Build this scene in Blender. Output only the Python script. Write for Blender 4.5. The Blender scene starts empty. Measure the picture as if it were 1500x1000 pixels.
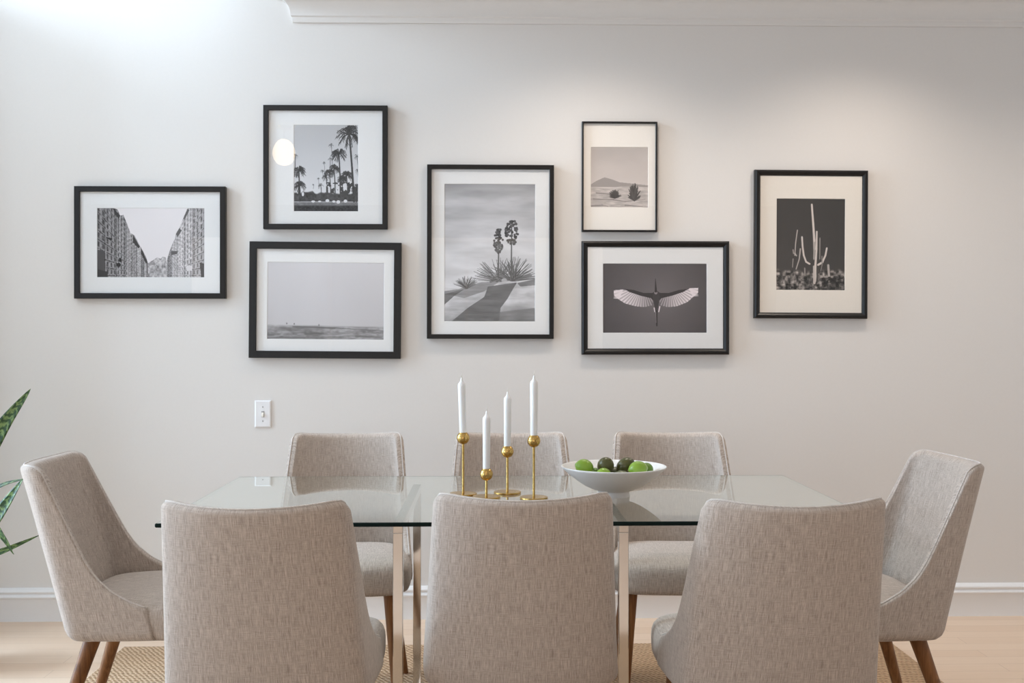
import bpy, bmesh, math, random
import numpy as np
from mathutils import Vector, Matrix

random.seed(7)
RNG = np.random.default_rng(11)
C = bpy.context.scene.collection
PI = math.pi

# ------------------------------------------------------------------ camera and back-projection
H = 1.20            # eye height
F = 1500.0          # focal length in pixels of the 1500 x 1000 frame
YAW = math.radians(1.25)
HZ = 495.0          # horizon row
CS, SN = math.cos(YAW), math.sin(YAW)
WALL = 4.39         # picture wall


def c2w(x, y, z):
    return Vector((x * CS + y * SN, -x * SN + y * CS, z))


def ray(u, v):
    return c2w((u - 750) / F, 1.0, -(v - HZ) / F)


def at(u, v, Y):
    r = ray(u, v)
    t = Y / r.y
    return Vector((r.x * t, Y, H + r.z * t))


def atz(u, v, z):
    r = ray(u, v)
    t = (z - H) / r.z
    return Vector((r.x * t, r.y * t, z))


def atd(u, v, d):
    r = ray(u, v)
    return Vector((r.x * d, r.y * d, H + r.z * d))


cam_d = bpy.data.cameras.new('camera')
cam = bpy.data.objects.new('camera', cam_d)
C.objects.link(cam)
cam.location = (0, 0, H)
cam.rotation_euler = (PI / 2, 0, -YAW)
cam_d.sensor_width = 36
cam_d.lens = 36 * F / 1500
cam_d.shift_y = -(500 - HZ) / 1500
cam_d.clip_start = 0.05
bpy.context.scene.camera = cam


# ------------------------------------------------------------------ materials
def srgb(r, g, b):
    def f(c):
        c = c / 255
        return c / 12.92 if c <= .04045 else ((c + .055) / 1.055) ** 2.4
    return (f(r), f(g), f(b), 1)


class N:
    """tiny node helper"""
    def __init__(s, name):
        s.m = bpy.data.materials.new(name)
        s.m.use_nodes = True
        s.t = s.m.node_tree
        s.b = s.t.nodes['Principled BSDF']
        s.out = s.t.nodes['Material Output']

    def n(s, kind, **kw):
        x = s.t.nodes.new(kind)
        for k, v in kw.items():
            setattr(x, k, v)
        return x

    def l(s, a, b):
        s.t.links.new(a, b)

    def mapping(s, src, scale=(1, 1, 1), rot=(0, 0, 0)):
        tc = s.n('ShaderNodeTexCoord')
        mp = s.n('ShaderNodeMapping')
        mp.inputs['Scale'].default_value = scale
        mp.inputs['Rotation'].default_value = rot
        s.l(tc.outputs[src], mp.inputs['Vector'])
        return mp.outputs['Vector']

    def noise(s, vec, scale=1, detail=2, rough=.5, dist=0):
        x = s.n('ShaderNodeTexNoise')
        x.inputs['Scale'].default_value = scale
        x.inputs['Detail'].default_value = detail
        x.inputs['Roughness'].default_value = rough
        x.inputs['Distortion'].default_value = dist
        if vec is not None:
            s.l(vec, x.inputs['Vector'])
        return x.outputs['Fac']

    def ramp(s, fac, stops):
        x = s.n('ShaderNodeValToRGB')
        e = x.color_ramp.elements
        while len(e) < len(stops):
            e.new(.5)
        for k, (p, c) in enumerate(stops):
            e[k].position = p
            e[k].color = c
        s.l(fac, x.inputs['Fac'])
        return x.outputs['Color']

    def math(s, op, a, b=None):
        x = s.n('ShaderNodeMath', operation=op)
        for k, q in enumerate((a, b)):
            if q is None:
                continue
            if isinstance(q, (int, float)):
                x.inputs[k].default_value = q
            else:
                s.l(q, x.inputs[k])
        return x.outputs[0]

    def mix(s, fac, a, b, blend='MIX'):
        x = s.n('ShaderNodeMix', data_type='RGBA', blend_type=blend)
        for k, q in ((0, fac), (6, a), (7, b)):
            if isinstance(q, (int, float, tuple)):
                x.inputs[k].default_value = q
            else:
                s.l(q, x.inputs[k])
        return x.outputs[2]

    def bump(s, h, strength=.2, dist=.002):
        x = s.n('ShaderNodeBump')
        x.inputs['Strength'].default_value = strength
        x.inputs['Distance'].default_value = dist
        s.l(h, x.inputs['Height'])
        s.l(x.outputs['Normal'], s.b.inputs['Normal'])

    def set(s, color=None, rough=.5, metal=0, spec=.5):
        if color is not None:
            if isinstance(color, tuple):
                s.b.inputs['Base Color'].default_value = color
            else:
                s.l(color, s.b.inputs['Base Color'])
        s.b.inputs['Roughness'].default_value = rough
        s.b.inputs['Metallic'].default_value = metal
        s.b.inputs['Specular IOR Level'].default_value = spec
        return s


M = {}
# painted wall
w = N('wall_paint')
nz = w.noise(w.mapping('Object'), 90, 3)
w.set(w.mix(nz, (.715, .69, .662, 1), (.735, .71, .682, 1)), .75, spec=.25)
w.bump(nz, .03, .001)
M['wall'] = w.m
w = N('taupe_wall_paint')  # unseen front wall toned dark to cut reflections and warm the bounce
nz = w.noise(w.mapping('Object'), 60, 3)
w.set(w.mix(nz, (.20, .155, .12, 1), (.22, .17, .13, 1)), .8, spec=.2)
M['taupe'] = w.m
w = N('ceiling_paint')
nz = w.noise(w.mapping('Object'), 60, 3)
w.set(w.mix(nz, (.78, .775, .765, 1), (.80, .795, .785, 1)), .85, spec=.2)
M['ceiling'] = w.m
w = N('trim_paint')
nz = w.noise(w.mapping('Object'), 30, 2)
w.set(w.mix(nz, (.80, .80, .80, 1), (.82, .82, .82, 1)), .4, spec=.4)
M['trim'] = w.m

# pale maple planks
w = N('maple_planks')
vec = w.mapping('Object')
br = w.n('ShaderNodeTexBrick', offset=.37, offset_frequency=2)
br.inputs['Scale'].default_value = 1
br.inputs['Brick Width'].default_value = 1.15
br.inputs['Row Height'].default_value = .083
br.inputs['Mortar Size'].default_value = .0009
br.inputs['Mortar Smooth'].default_value = .3
br.inputs['Color1'].default_value = (.0, .0, .0, 1)
br.inputs['Color2'].default_value = (1, 1, 1, 1)
br.inputs['Mortar'].default_value = (.5, .5, .5, 1)
w.l(vec, br.inputs['Vector'])
grain = w.noise(w.mapping('Object', (1.2, 26, 1)), 3, 6, .6, .6)
tone = w.mix(br.outputs['Color'], (.73, .56, .425, 1), (.80, .645, .51, 1))
tone = w.mix(w.math('MULTIPLY', grain, .55), tone, (.62, .45, .315, 1))
tone = w.mix(w.math('MULTIPLY', br.outputs['Fac'], .55), tone, (.30, .2, .13, 1))
w.set(tone, .38, spec=.4)
w.bump(grain, .05, .001)
M['floor'] = w.m

# jute
w = N('jute_braid')
wv = w.n('ShaderNodeTexWave', wave_type='BANDS', bands_direction='Y', wave_profile='SIN')
wv.inputs['Scale'].default_value = 17.0
wv.inputs['Distortion'].default_value = 1.2
wv.inputs['Detail'].default_value = 2
wv.inputs['Detail Scale'].default_value = 3
w.l(w.mapping('Object'), wv.inputs['Vector'])
w2 = w.n('ShaderNodeTexWave', wave_type='BANDS', bands_direction='DIAGONAL', wave_profile='SIN')
w2.inputs['Scale'].default_value = 26.0
w2.inputs['Distortion'].default_value = 3.0
w2.inputs['Detail'].default_value = 2
w.l(w.mapping('Object', (1.3, .9, 1)), w2.inputs['Vector'])
fib = w.noise(w.mapping('Object', (60, 160, 1)), 3, 4, .7)
hgt = w.math('ADD', w.math('MULTIPLY', wv.outputs['Fac'], .6), w.math('MULTIPLY', w2.outputs['Fac'], .5))
hgt = w.math('ADD', hgt, w.math('MULTIPLY', fib, .5))
w.set(w.ramp(hgt, [(.25, (.20, .115, .06, 1)), (.62, (.47, .305, .18, 1)), (1.0, (.68, .50, .34, 1))]), .95, spec=.1)
w.bump(hgt, .9, .006)
M['jute'] = w.m


# heathered linen
def linen(name, dark, light):
    w = N(name)
    warp = w.noise(w.mapping('UV', (760, 36, 1)), 1, 2, .7)
    weft = w.noise(w.mapping('UV', (34, 760, 1)), 1, 2, .7)
    fine = w.noise(w.mapping('UV', (900, 900, 1)), 1, 2, .6)
    mid = w.noise(w.mapping('UV', (260, 9, 1)), 1, 2, .6)
    f = w.math('ADD', w.math('MULTIPLY', warp, .46), w.math('MULTIPLY', weft, .24))
    f = w.math('ADD', f, w.math('MULTIPLY', fine, .16))
    f = w.math('ADD', f, w.math('MULTIPLY', mid, .13))
    col = w.ramp(f, [(.36, dark), (.66, light)])
    w.set(col, .95, spec=.15)
    w.b.inputs['Sheen Weight'].default_value = .25
    w.b.inputs['Sheen Roughness'].default_value = .5
    w.bump(f, .35, .0012)
    return w.m


M['linen'] = linen('heathered_linen', (.245, .196, .163, 1), (.690, .605, .536, 1))
M['piping'] = linen('linen_piping', (.40, .355, .32, 1), (.74, .685, .64, 1))

# walnut
w = N('walnut')
g = w.noise(w.mapping('Object', (40, 40, 3.5)), 1.4, 5, .6, 1.2)
w.set(w.ramp(g, [(.3, (.105, .040, .012, 1)), (.55, (.225, .096, .032, 1)), (.75, (.31, .145, .052, 1))]), .45, spec=.3)
M['walnut'] = w.m

# metals
w = N('polished_chrome')
sm = w.noise(w.mapping('Object', (8, 8, 2)), 2, 2)
w.set(w.mix(sm, (.68, .655, .63, 1), (.75, .725, .70, 1)), .07, metal=1)
M['chrome'] = w.m
w = N('antique_brass')
sm = w.noise(w.mapping('Object'), 55, 4, .6)
w.set(w.ramp(sm, [(.3, (.42, .26, .075, 1)), (.7, (.72, .50, .18, 1))]), .24, metal=1)
w.bump(sm, .08, .001)
M['brass'] = w.m


# thin glass: clear pane with a mirror share from the front face
def pane(name, ior, gain, tint, rough=0.0):
    w = N(name)
    w.t.nodes.remove(w.b)
    fr = w.n('ShaderNodeFresnel')
    fr.inputs['IOR'].default_value = ior
    geo = w.n('ShaderNodeNewGeometry')
    front = w.math('SUBTRACT', 1.0, geo.outputs['Backfacing'])
    fac = w.math('MINIMUM', w.math('MULTIPLY', w.math('MULTIPLY', fr.outputs[0], gain), front), .95)
    tr = w.n('ShaderNodeBsdfTransparent')
    tr.inputs['Color'].default_value = tint
    gl = w.n('ShaderNodeBsdfGlossy')
    gl.inputs['Roughness'].default_value = rough
    gl.inputs['Color'].default_value = (.97, 1, .985, 1)
    mx = w.n('ShaderNodeMixShader')
    w.l(fac, mx.inputs[0])
    w.l(tr.outputs[0], mx.inputs[1])
    w.l(gl.outputs[0], mx.inputs[2])
    w.l(mx.outputs[0], w.out.inputs['Surface'])
    return w.m


M['picture_glass'] = pane('picture_glass', 1.5, 1.0, (.985, .985, .985, 1), .0)
M['table_glass'] = pane('table_glass', 1.5, 1.4, (.965, .985, .975, 1))
w = N('glass_edge')
w.set(w.mix(w.noise(w.mapping('Object'), 20), (.006, .014, .013, 1), (.010, .020, .018, 1)), .25, spec=.06)
geo = w.n('ShaderNodeNewGeometry')
tr = w.n('ShaderNodeBsdfTransparent')
tr.inputs['Color'].default_value = (.90, .95, .93, 1)
mx = w.n('ShaderNodeMixShader')
w.l(geo.outputs['Backfacing'], mx.inputs[0])
w.l(w.b.outputs[0], mx.inputs[1])
w.l(tr.outputs[0], mx.inputs[2])
w.l(mx.outputs[0], w.out.inputs['Surface'])
M['glass_edge'] = w.m
# ground arris of the glass: dark from outside, grey green where it shows through the top
w = N('glass_arris')
w.set(w.mix(w.noise(w.mapping('Object'), 20), (.006, .014, .013, 1), (.010, .020, .018, 1)), .25, spec=.06)
geo = w.n('ShaderNodeNewGeometry')
df = w.n('ShaderNodeBsdfDiffuse')
df.inputs['Color'].default_value = (.27, .31, .295, 1)
mx = w.n('ShaderNodeMixShader')
w.l(geo.outputs['Backfacing'], mx.inputs[0])
w.l(w.b.outputs[0], mx.inputs[1])
w.l(df.outputs[0], mx.inputs[2])
w.l(mx.outputs[0], w.out.inputs['Surface'])
M['glass_arris'] = w.m

w = N('black_frame_lacquer')
g = w.noise(w.mapping('Object', (10, 10, 10)), 14, 4)
w.set(w.mix(g, (.006, .0053, .005, 1), (.010, .0085, .008, 1)), .38, spec=.35)
M['frame'] = w.m
w = N('charcoal_frame_paint')
g = w.noise(w.mapping('Object', (10, 10, 10)), 14, 4)
w.set(w.mix(g, (.013, .0122, .012, 1), (.019, .018, .0175, 1)), .5, spec=.3)
M['frame_matte'] = w.m


def simple(name, a, b, rough, scale=40, spec=.5, sss=0):
    w = N(name)
    w.set(w.mix(w.noise(w.mapping('Object'), scale, 3), a, b), rough, spec=spec)
    if sss:
        w.b.inputs['Subsurface Weight'].default_value = sss
        w.b.inputs['Subsurface Radius'].default_value = (.01, .008, .006)
    return w.m


M['mat_white'] = simple('white_mat_board', (.74, .74, .735, 1), (.77, .77, .765, 1), .9, 120, .1)
M['mat_cream'] = simple('cream_mat_board', (.76, .71, .64, 1), (.79, .74, .67, 1), .9, 120, .1)
M['mat_ivory'] = simple('ivory_mat_board', (.82, .78, .725, 1), (.85, .81, .755, 1), .9, 120, .1)
M['wax'] = simple('white_wax', (.86, .86, .85, 1), (.90, .90, .89, 1), .45, 25, .4, .15)
M['wick'] = simple('cotton_wick', (.75, .72, .66, 1), (.85, .82, .76, 1), .9, 300, .1)
M['ceramic'] = simple('matte_white_ceramic', (.80, .79, .775, 1), (.84, .83, .815, 1), .42, 25, .4)
M['plate'] = simple('white_switch_plastic', (.80, .80, .81, 1), (.83, .83, .84, 1), .3, 30, .5)
M['toggle'] = simple('ivory_switch_plastic', (.78, .74, .66, 1), (.82, .78, .70, 1), .3, 30, .5)
M['screw'] = simple('painted_screw', (.32, .31, .30, 1), (.4, .39, .38, 1), .5, 200, .4)
M['pot'] = simple('grey_glazed_pot', (.35, .35, .35, 1), (.42, .42, .42, 1), .4, 20, .4)
M['soil'] = simple('dark_soil', (.03, .02, .012, 1), (.07, .05, .03, 1), 1, 90, .1)


def fruit_skin(name, a, b, rough, bumps):
    w = N(name)
    big = w.noise(w.mapping('Object'), 30, 3)
    pits = w.noise(w.mapping('Object'), bumps, 2)
    w.set(w.mix(big, a, b), rough, spec=.5)
    w.bump(pits, .25, .001)
    return w.m


M['lime'] = fruit_skin('lime_peel', (.14, .29, .018, 1), (.285, .445, .05, 1), .3, 420)
M['lime_dark'] = fruit_skin('deep_green_peel', (.055, .15, .012, 1), (.16, .30, .03, 1), .35, 420)
M['avocado'] = fruit_skin('avocado_skin', (.032, .042, .010, 1), (.115, .105, .026, 1), .33, 260)
M['avocado_pale'] = fruit_skin('olive_green_peel', (.085, .10, .045, 1), (.16, .17, .085, 1), .4, 300)
M['fruit_stem'] = simple('fruit_stem', (.10, .09, .03, 1), (.2, .18, .08, 1), .7, 200, .2)

# snake plant leaf with pale cross bands
w = N('snake_plant_leaf')
vec = w.mapping('UV', (1, 1, 1))
warp = w.noise(w.mapping('UV', (6, 30, 1)), 2.2, 4, .65, 1.5)
wv = w.n('ShaderNodeTexWave', wave_type='BANDS', bands_direction='Y')
wv.inputs['Scale'].default_value = 9
wv.inputs['Distortion'].default_value = 9
wv.inputs['Detail'].default_value = 3
wv.inputs['Detail Scale'].default_value = 2.5
w.l(vec, wv.inputs['Vector'])
f = w.math('ADD', w.math('MULTIPLY', wv.outputs['Fac'], .55), w.math('MULTIPLY', warp, .5))
w.set(w.ramp(f, [(.3, (.012, .045, .012, 1)), (.55, (.045, .105, .028, 1)), (.8, (.15, .23, .075, 1))]), .38, spec=.4)
M['leaf'] = w.m

w = N('opal_lamp_glass')
w.set((.9, .86, .78, 1), .3)
w.b.inputs['Emission Color'].default_value = (1, .74, .46, 1)
w.b.inputs['Emission Strength'].default_value = 9
M['lamp'] = w.m


# ------------------------------------------------------------------ mesh helpers
def mesh_obj(name, bm, mat, parent=None, smooth=True, angle=None):
    me = bpy.data.meshes.new(name)
    bm.normal_update()
    bm.to_mesh(me)
    bm.free()
    mats = mat if isinstance(mat, (list, tuple)) else [mat]
    for m in mats:
        me.materials.append(m)
    me.polygons.foreach_set('use_smooth', [smooth] * len(me.polygons))
    o = bpy.data.objects.new(name, me)
    C.objects.link(o)
    if smooth and angle:
        me.set_sharp_from_angle(angle=math.radians(angle))
    if parent:
        o.parent = parent
    return o


def thing(name, label, cat, loc=(0, 0, 0), rotz=0, group=None):
    o = bpy.data.objects.new(name, None)
    C.objects.link(o)
    o.location = loc
    o.rotation_euler = (0, 0, rotz)
    o.empty_display_size = .05
    tag(o, label, cat, group)
    return o


def tag(o, label, cat, group=None):
    o['label'] = label
    o['category'] = cat
    if group:
        o['group'] = group
    return o


def struct(o, label=None):
    o['kind'] = 'structure'
    if label:
        o['label'] = label
    return o


def box(bm, x0, x1, y0, y1, z0, z1, bevel=0, seg=2):
    r = bmesh.ops.create_cube(bm, size=1)
    vs = r['verts']
    for v in vs:
        v.co = Vector((x0 + (v.co.x + .5) * (x1 - x0), y0 + (v.co.y + .5) * (y1 - y0), z0 + (v.co.z + .5) * (z1 - z0)))
    if bevel:
        es = {e for v in vs for e in v.link_edges}
        bmesh.ops.bevel(bm, geom=list(es), offset=bevel, segments=seg, affect='EDGES', profile=.5)


def lathe(bm, prof, seg=48, cx=0, cy=0, cap0=True, cap1=True, squash=None):
    """prof: list of (radius, z)"""
    rings = []
    for r, z in prof:
        if r < 1e-6:
            rings.append([bm.verts.new((cx, cy, z))])
        else:
            rings.append([bm.verts.new((cx + r * math.cos(2 * PI * k / seg), cy + r * math.sin(2 * PI * k / seg), z)) for k in range(seg)])
    for a, b in zip(rings, rings[1:]):
        for k in range(seg):
            k2 = (k + 1) % seg
            if len(a) == 1 and len(b) == 1:
                continue
            if len(a) == 1:
                bm.faces.new((a[0], b[k2], b[k]))
            elif len(b) == 1:
                bm.faces.new((a[k], a[k2], b[0]))
            else:
                bm.faces.new((a[k], a[k2], b[k2], b[k]))
    if cap0 and len(rings[0]) > 1:
        bm.faces.new(rings[0][::-1])
    if cap1 and len(rings[-1]) > 1:
        bm.faces.new(rings[-1])


def tube(bm, pts, radii, seg=10, caps=True):
    """swept round tube"""
    n = len(pts)
    rings = []
    up = Vector((0, 0, 1))
    prev = None
    for i in range(n):
        t = (Vector(pts[min(i + 1, n - 1)]) - Vector(pts[max(i - 1, 0)])).normalized()
        a = t.cross(up) if prev is None else prev - t * prev.dot(t)
        if a.length < 1e-4:
            a = t.cross(Vector((1, 0, 0)))
        a.normalize()
        prev = a
        b = t.cross(a)
        r = radii[i] if isinstance(radii, (list, tuple)) else radii
        rings.append([bm.verts.new(Vector(pts[i]) + (a * math.cos(2 * PI * k / seg) + b * math.sin(2 * PI * k / seg)) * r) for k in range(seg)])
    for p, q in zip(rings, rings[1:]):
        for k in range(seg):
            k2 = (k + 1) % seg
            bm.faces.new((p[k], p[k2], q[k2], q[k]))
    if caps:
        bm.faces.new(rings[0][::-1])
        bm.faces.new(rings[-1])


def fix(bm):
    bmesh.ops.recalc_face_normals(bm, faces=bm.faces)


# ------------------------------------------------------------------ room shell
XL, XR, YF, ZC, ZT = -5.6, 3.3, -3.0, 2.72, 4.8
WL = XL             # left side of the light well
WX = -1.02          # where the low ceiling stops and the light well begins
WY = 2.2            # front side of the light well


def slab(name, x0, x1, y0, y1, z0, z1, mat, label=None):
    bm = bmesh.new()
    box(bm, x0, x1, y0, y1, z0, z1)
    return struct(mesh_obj(name, bm, mat, smooth=False), label)


def holed(name, axis, pos, thick, a0, a1, b0, b1, holes, mat):
    """wall slab with rectangular openings; axis 'x' (plane x=pos) or 'y'"""
    bm = bmesh.new()
    A = sorted({a0, a1, *[h[0] for h in holes], *[h[1] for h in holes]})
    B = sorted({b0, b1, *[h[2] for h in holes], *[h[3] for h in holes]})
    for i in range(len(A) - 1):
        for j in range(len(B) - 1):
            ca, cb = (A[i] + A[i + 1]) / 2, (B[j] + B[j + 1]) / 2
            if any(h[0] < ca < h[1] and h[2] < cb < h[3] for h in holes):
                continue
            lo, hi = min(pos, pos + thick), max(pos, pos + thick)
            if axis == 'x':
                box(bm, lo, hi, A[i], A[i + 1], B[j], B[j + 1])
            else:
                box(bm, A[i], A[i + 1], lo, hi, B[j], B[j + 1])
    return struct(mesh_obj(name, bm, mat, smooth=False))


slab('floor', XL - .1, XR + .1, YF - .1, WALL + .1, -.05, 0, M['floor'], 'pale maple plank floor')
slab('wall_back', XL - .1, XR + .1, WALL, WALL + .12, 0, ZT, M['wall'], 'white painted wall behind the dining table')
WIN_L = (-2.5, .5, .25, 2.45)
FILL_B = (2.2, 4.15, .15, 2.2)  # added opening, placed to throw blue on the right end chair
WIN_C = (2.3, 4.0, 3.3, 4.6)    # clerestory in the light well
FILL_F = (-3.4, 1.3, .5, 2.35)  # added opening behind the camera for warm fill
holed('wall_left', 'x', XL, -.12, YF, WALL, 0, ZT, [WIN_L, FILL_B, WIN_C], M['wall'])
holed('wall_front', 'y', YF, -.12, XL, XR, 0, ZC, [FILL_F], M['taupe'])
slab('wall_shade_stub', -2.47, -2.35, 4.02, WALL, 0, ZC, M['wall'])  # unseen stub added to shade the left end of the picture wall
slab('wall_right', XR, XR + .12, YF, WALL, 0, ZC, M['wall'])
bm = bmesh.new()
box(bm, WX, XR + .12, YF - .12, WALL, ZC, ZC + .12)
box(bm, WL, WX, YF - .12, WY, ZC, ZC + .12)
box(bm, WX, WX + .12, WY, WALL, ZC + .12, ZT)
box(bm, WL - .12, WX + .12, WY - .12, WY, ZC + .12, ZT)
struct(mesh_obj('ceiling', bm, M['ceiling'], smooth=False), 'low white ceiling with a light well at its left')


def window_frame(name, axis, pos, a0, a1, b0, b1):
    bm = bmesh.new()
    bars = [(a0, a0 + .05, b0, b1), (a1 - .05, a1, b0, b1), (a0, a1, b0, b0 + .05), (a0, a1, b1 - .05, b1)]
    for k in (1, 2):
        c = a0 + (a1 - a0) * k / 3
        bars.append((c - .02, c + .02, b0, b1))
    for q in bars:
        if axis == 'x':
            box(bm, pos - .09, pos - .04, q[0], q[1], q[2], q[3])
        else:
            box(bm, q[0], q[1], pos - .09, pos - .04, q[2], q[3])
    return struct(mesh_obj(name, bm, M['trim'], smooth=False))


window_frame('window_1', 'x', XL, *WIN_L)
window_frame('added_window_2', 'y', YF, *FILL_F)  # frame of the added warm fill opening
window_frame('added_window_3', 'x', XL, *FILL_B)  # frame of the added blue fill opening
window_frame('window_4', 'x', WL, *WIN_C)


def extrude_profile(bm, prof, x0, x1, wall_y, end0=0.0):
    """prof: (projection from the wall, z); the left end is mitred back to the wall when end0 is set"""
    A, B = [], []
    for p, z in prof:
        A.append(bm.verts.new((x0 - (p if end0 else 0), wall_y - p, z)))
        B.append(bm.verts.new((x1, wall_y - p, z)))
    for i in range(len(prof) - 1):
        bm.faces.new((A[i], B[i], B[i + 1], A[i + 1]))
    bm.faces.new(B)
    if end0:
        W = [bm.verts.new((x0 - p, wall_y, z)) for p, z in prof]
        for i in range(len(prof) - 1):
            bm.faces.new((W[i], A[i], A[i + 1], W[i + 1]))
    else:
        bm.faces.new(A[::-1])


base_prof = [(0, 0), (.014, 0), (.014, .094), (.0155, .0965), (.020, .100), (.0205, .104), (.019, .109), (.0145, .1115), (.0135, .1155),
             (.0145, .119), (.018, .122), (.0185, .1265), (.016, .131), (.011, .134), (.007, .139), (0, .141)]
bm = bmesh.new()
extrude_profile(bm, base_prof, XL, XR, WALL)
fix(bm)
struct(mesh_obj('baseboard_back', bm, M['trim'], smooth=True, angle=50), 'moulded white baseboard along the picture wall')
crown_b = at(432, 33.5, WALL).z
crown_x = at(432, 33.5, WALL).x
cp = [(0, crown_b), (.008, crown_b), (.010, crown_b + .008), (.010, crown_b + .022), (.016, crown_b + .027), (.016, crown_b + .034)]
for k in range(9):
    a = k / 8 * PI / 2
    cp.append((.016 + .058 * (1 - math.cos(a)), crown_b + .034 + .062 * math.sin(a)))
cp += [(.080, crown_b + .100), (.088, crown_b + .108), (.094, crown_b + .122), (.094, ZC), (0, ZC)]
bm = bmesh.new()
extrude_profile(bm, cp, crown_x, XR, WALL, end0=1)
fix(bm)
struct(mesh_obj('trim_1', bm, M['wall'], smooth=True, angle=40), 'white crown moulding along the top of the picture wall')


# ------------------------------------------------------------------ prints: little painted pictures
class Pic:
    def __init__(s, w, h, base=200):
        s.w, s.h = w, h
        s.a = np.full((h, w), float(base))
        s.yy, s.xx = np.mgrid[0:h, 0:w]
        s.X = (s.xx + .5) / w
        s.Y = (s.yy + .5) / h

    def blend(s, mask, val):
        s.a = s.a * (1 - mask) + val * mask

    def noise(s, sx, sy, octv=3, seed=0):
        rng = np.random.default_rng(seed)
        out = np.zeros((s.h, s.w))
        amp, tot = 1.0, 0
        for o in range(octv):
            gx, gy = max(2, int(sx * 2 ** o)), max(2, int(sy * 2 ** o))
            g = rng.random((gy + 2, gx + 2))
            px, py = s.X * gx, s.Y * gy
            ix, iy = px.astype(int), py.astype(int)
            fx, fy = px - ix, py - iy
            fx, fy = fx * fx * (3 - 2 * fx), fy * fy * (3 - 2 * fy)
            v = (g[iy, ix] * (1 - fx) + g[iy, ix + 1] * fx) * (1 - fy) + (g[iy + 1, ix] * (1 - fx) + g[iy + 1, ix + 1] * fx) * fy
            out += v * amp
            tot += amp
            amp *= .55
        return out / tot

    def poly(s, pts, val=None, soft=.004):
        """filled polygon (even-odd)"""
        inside = np.zeros((s.h, s.w), bool)
        n = len(pts)
        for i in range(n):
            x1, y1 = pts[i]
            x2, y2 = pts[(i + 1) % n]
            if y1 == y2:
                continue
            c = ((y1 <= s.Y) != (y2 <= s.Y)) & (s.X < (x2 - x1) * (s.Y - y1) / (y2 - y1) + x1)
            inside ^= c
        m = inside.astype(float)
        if val is not None:
            s.blend(m, val)
        return m

    def stroke(s, pts, w0, w1, val, alpha=1.0):
        """tapering polyline stroke; widths in units of picture width"""
        asp = s.h / s.w
        n = len(pts) - 1
        for i in range(n):
            (x1, y1), (x2, y2) = pts[i], pts[i + 1]
            wa = w0 + (w1 - w0) * i / n
            wb = w0 + (w1 - w0) * (i + 1) / n
            pad = max(wa, wb) + 2 / s.w
            i0, i1 = int((min(x1, x2) - pad) * s.w), int((max(x1, x2) + pad) * s.w) + 2
            j0, j1 = int((min(y1, y2) - pad / asp) * s.h), int((max(y1, y2) + pad / asp) * s.h) + 2
            i0, i1, j0, j1 = max(i0, 0), min(i1, s.w), max(j0, 0), min(j1, s.h)
            if i0 >= i1 or j0 >= j1:
                continue
            X = s.X[j0:j1, i0:i1]
            Y = s.Y[j0:j1, i0:i1] * asp
            ax, ay, bx, by = x1, y1 * asp, x2, y2 * asp
            dx, dy = bx - ax, by - ay
            t = np.clip(((X - ax) * dx + (Y - ay) * dy) / (dx * dx + dy * dy + 1e-12), 0, 1)
            d = np.hypot(X - ax - t * dx, Y - ay - t * dy)
            wd = wa + (wb - wa) * t
            m = np.clip((wd - d) * s.w + .5, 0, 1) * alpha
            s.a[j0:j1, i0:i1] = s.a[j0:j1, i0:i1] * (1 - m) + val * m

    def blob(s, x, y, rx, ry, val, alpha=1.0):
        d = np.sqrt(((s.X - x) / rx) ** 2 + ((s.Y - y) / ry) ** 2)
        s.blend(np.clip((1 - d) * rx * s.w + .5, 0, 1) * alpha, val)


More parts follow.
